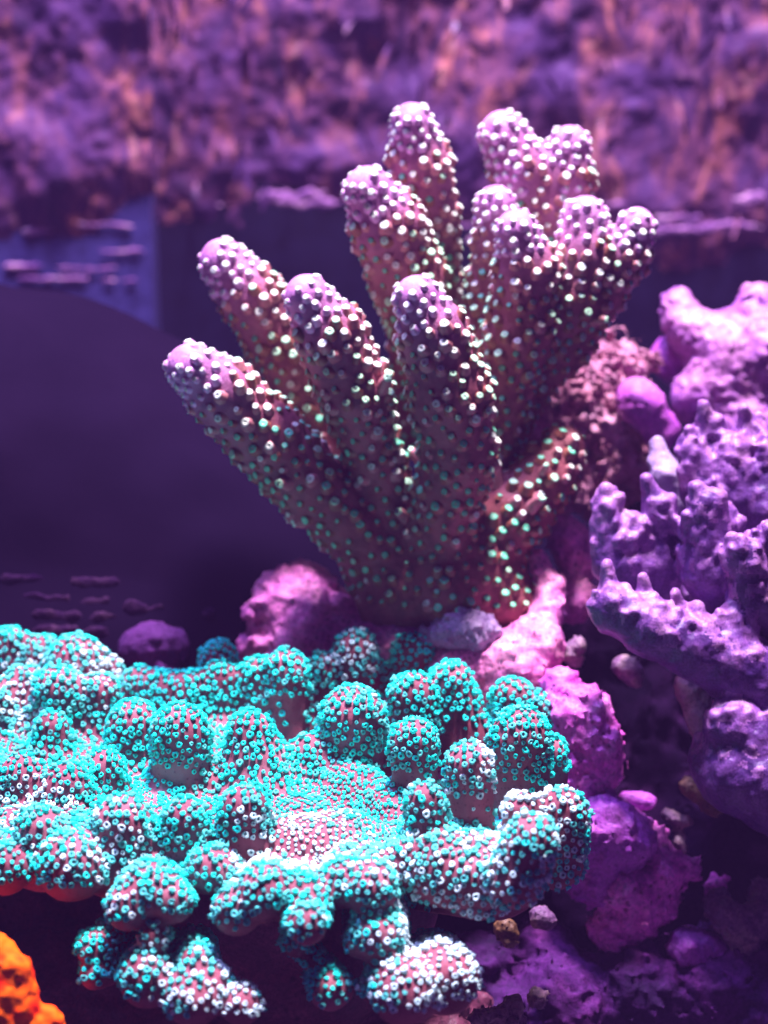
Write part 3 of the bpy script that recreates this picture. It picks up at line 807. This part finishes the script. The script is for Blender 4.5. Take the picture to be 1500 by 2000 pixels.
# knobs on the front rim and hanging below it: cap x, y, dz, r, root x, y, dz, r
RIM = [
    (140, 1695, -330, 62, 150, 1650, -180, 60), (12, 1700, -330, 44, 20, 1660, -200, 50), (238, 1694, -300, 27, 240, 1670, -200, 34), (408, 1702, -330, 40, 410, 1680, -200, 50), (440, 1712, -325, 32, 430, 1690, -200, 40),
    (290, 1738, -380, 46, 300, 1720, -200, 60), (252, 1772, -390, 42, 290, 1740, -300, 50), (338, 1762, -390, 38, 310, 1730, -300, 50), (300, 1830, -300, 22, 310, 1780, -260, 40),
    (462, 1778, -400, 44, 510, 1740, -300, 50), (520, 1744, -410, 50, 530, 1730, -250, 60), (592, 1764, -400, 50, 580, 1730, -250, 60), (600, 1806, -370, 36, 590, 1770, -300, 40),
    (575, 1846, -280, 24, 590, 1800, -250, 34), (615, 1880, -260, 22, 590, 1850, -250, 26), (645, 1932, -280, 40, 630, 1890, -240, 26),
    (668, 1728, -390, 42, 690, 1700, -250, 60), (724, 1738, -390, 46, 710, 1700, -250, 60), (738, 1826, -300, 44, 735, 1780, -200, 60), (755, 1870, -290, 36, 740, 1820, -250, 50), (698, 1846, -290, 22, 720, 1810, -220, 36),
    (792, 1936, -330, 62, 770, 1880, -230, 50), (866, 1912, -280, 64, 840, 1880, -150, 60), (730, 1935, -290, 24, 760, 1920, -250, 40),
    (288, 1912, -300, 52, 310, 1860, -200, 50), (384, 1884, -310, 30, 380, 1850, -200, 40), (378, 1948, -330, 52, 385, 1900, -260, 46), (420, 1920, -320, 30, 390, 1900, -260, 30), (468, 1962, -330, 38, 420, 1930, -270, 30),
    (180, 1852, -240, 32, 250, 1820, -180, 40), (186, 1904, -250, 29, 240, 1870, -180, 34),
    (935, 1715, -340, 74, 900, 1690, -180, 84), (865, 1700, -330, 66, 860, 1680, -180, 84), (800, 1690, -300, 46, 800, 1670, -150, 60), (1000, 1705, -310, 52, 980, 1690, -150, 60), (1085, 1660, -150, 48, 1060, 1640, -60, 50),
]
kid = 10
for x, y, rr, x2, y2, r2, e in KN:
    d2 = dzp(y2 - 20) + e
    hgt = (y2 - y)
    a, b_ = P(x, y, d2 - 0.25 * hgt), P(x2, y2, d2)
    fk.seg(a, b_, S(rr, d2), S(r2 * (1.12 if x < 620 else 1), d2), kid, 36 if x < 620 else 16); kid += 1
nrim = kid
for x, y, dz, rr, x2, y2, dz2, r2 in RIM:
    rr *= 1.1
    dz -= 40 if y < 1730 else 60 if y < 1800 else 165; dz2 -= 0 if y < 1800 else 60
    fk.seg(P(x, y, dz), P(x2, y2, dz2), S(rr, dz), S(r2, dz2), kid, 16); kid += 1
V, Fq, N, ids = fk.mesh(5, 0.022, 3)
parts = {}
for p, u, v, f, n in split(V, Fq, N, ids):
    nm = 'plate' if p == PLATE else 'stalk' if p == 2 else 'knob'
    parts[p] = mesh_obj(nm, v, f, M['knob'] if p != 2 else M['maroonrock'], root, n)
bv = bvh_of(V, Fq)
onplate = ids == PLATE
rad = np.where(onplate, 8.4, 11.6)
nz = N[:, 2]
prob = RNG.random(len(V))
lim = np.clip((nz + 0.30) / 0.40, 0.0, 1.0)
lim = np.where(ids >= kid - 5, np.clip((nz + 0.75) / 0.6, 0, 1), lim)
lim = np.where(onplate, np.clip((nz + 0.35) / 0.4, 0, 1), lim)
full = np.isin(ids, [10 + i for i, q in enumerate(KN) if (q[0], q[1]) in ((1098, 1592), (1038, 1640), (1022, 1582))])
lim = np.where(full, np.clip((nz + 0.75) / 0.5, 0, 0.9), lim)
keep = (ids != 2) & (prob < lim)
# fewer polyps on the columns below the caps
tipz = np.full(kid, 1e9)
for i, q in enumerate(KN): tipz[10 + i] = P(q[0], q[1] + q[2] * 0.75, dzp(q[4] - 20) + q[6])[2]
colm = (~onplate) & (~full) & (ids >= 10) & (ids < nrim) & (V[:, 2] < tipz[np.clip(ids, 0, kid - 1)]) & (nz < 0.45)
keep &= ~(colm & (RNG.random(len(V)) > np.clip(0.02 + (nz + 0.2) * 0.10, 0.004, 1)))
vis = ((CAM - V) * N).sum(1) > -0.45 * D0
keep &= vis
sel = poisson(V, N, keep, rad)
axes = N[sel] + np.array([0, 0, 0.25]) + RNG.normal(0, 0.13, (len(sel), 3))
def polyp(ring, seed, tall=7):
    rr = np.random.default_rng(seed)
    v, f = rings([(5.8, -3), (8.8, tall * 0.8), (7.0, tall * 1.15), (3.6, tall * 0.95), (0.8, tall * 0.6)], 10, (0, 0.05, 0.10, 0.12, 0))
    jit = 1 + rr.normal(0, 0.12, (10,)); lift = rr.normal(0, 0.16 * tall, (10,))
    v = v.reshape(5, 10, 3); v[1:3, :, :2] *= jit[None, :, None]; v[1:3, :, 2] += lift
    return v.reshape(-1, 3), f, [0] * 30 + [1] * 10, [ring, M['tealhole']]
protos = [polyp(M[c_], 11 * k_ + e_, 6 + 1.5 * e_) for k_, c_ in enumerate(('teal', 'aqua', 'lit_pale')) for e_ in range(4)]
pl = fbm(V[sel] * 0.006 + 3.1, 2)
# paler zones: random tone plus strong light put into the polyp colour
pale_c = [P(1025, 1560, -320), P(1030, 1600, -330), P(195, 1330, 380), P(50, 1345, 380), P(500, 1720, -330), P(280, 1740, -330), P(900, 1700, -200), P(600, 1640, -220), P(470, 1960, -490), P(866, 1890, -470), P(690, 1290, 300), P(80, 1600, -150)]
pw = np.max([np.exp(-(np.linalg.norm((V[sel] - c) * np.array([1, 0.5, 1]), axis=1) / 75) ** 2) for c in pale_c], 0)
dfr = np.clip((-60 - ((V[sel] - CAM) @ F - D0)) / 300, 0, 1)  # front polyps paler: the stronger light there is put into the colour
q = RNG.random(len(sel)) * 0.5 + pw * 0.75 + pl * 0.35 + 0.22 * dfr
var = np.where(q > 0.72, 8, np.where(q > 0.42, 4, 0)) + RNG.integers(0, 4, len(sel))
scl = np.where(onplate[sel], 0.48, 0.70) * RNG.uniform(0.6, 1.25, len(sel))
place_pieces(root, parts, V, N, ids, sel, axes, scl, var, protos, 'polyp', 'polyps', bv)

# ------------------------------------------------------------------ water: an even violet haze round everything
hz = box('haze', (-3400, -5200, FLOOR - 10100), (3400, WY + 300, 2700), None)
hz.data.materials.clear()
hm = bpy.data.materials.new('water_haze'); hm.use_nodes = True
hm.node_tree.nodes.clear()
ho = hm.node_tree.nodes.new('ShaderNodeOutputMaterial'); hv = hm.node_tree.nodes.new('ShaderNodeVolumePrincipled')
hv.inputs['Color'].default_value = (0.52, 0.24, 1.0, 1)
hv.inputs['Density'].default_value = 0.05
hm.node_tree.links.new(hv.outputs[0], ho.inputs['Volume'])
hz.data.materials.append(hm)
hz['kind'] = 'stuff'; hz['label'] = 'violet water haze filling the tank'

for o in bpy.data.objects:
    if '_base' in o: del o['_base']
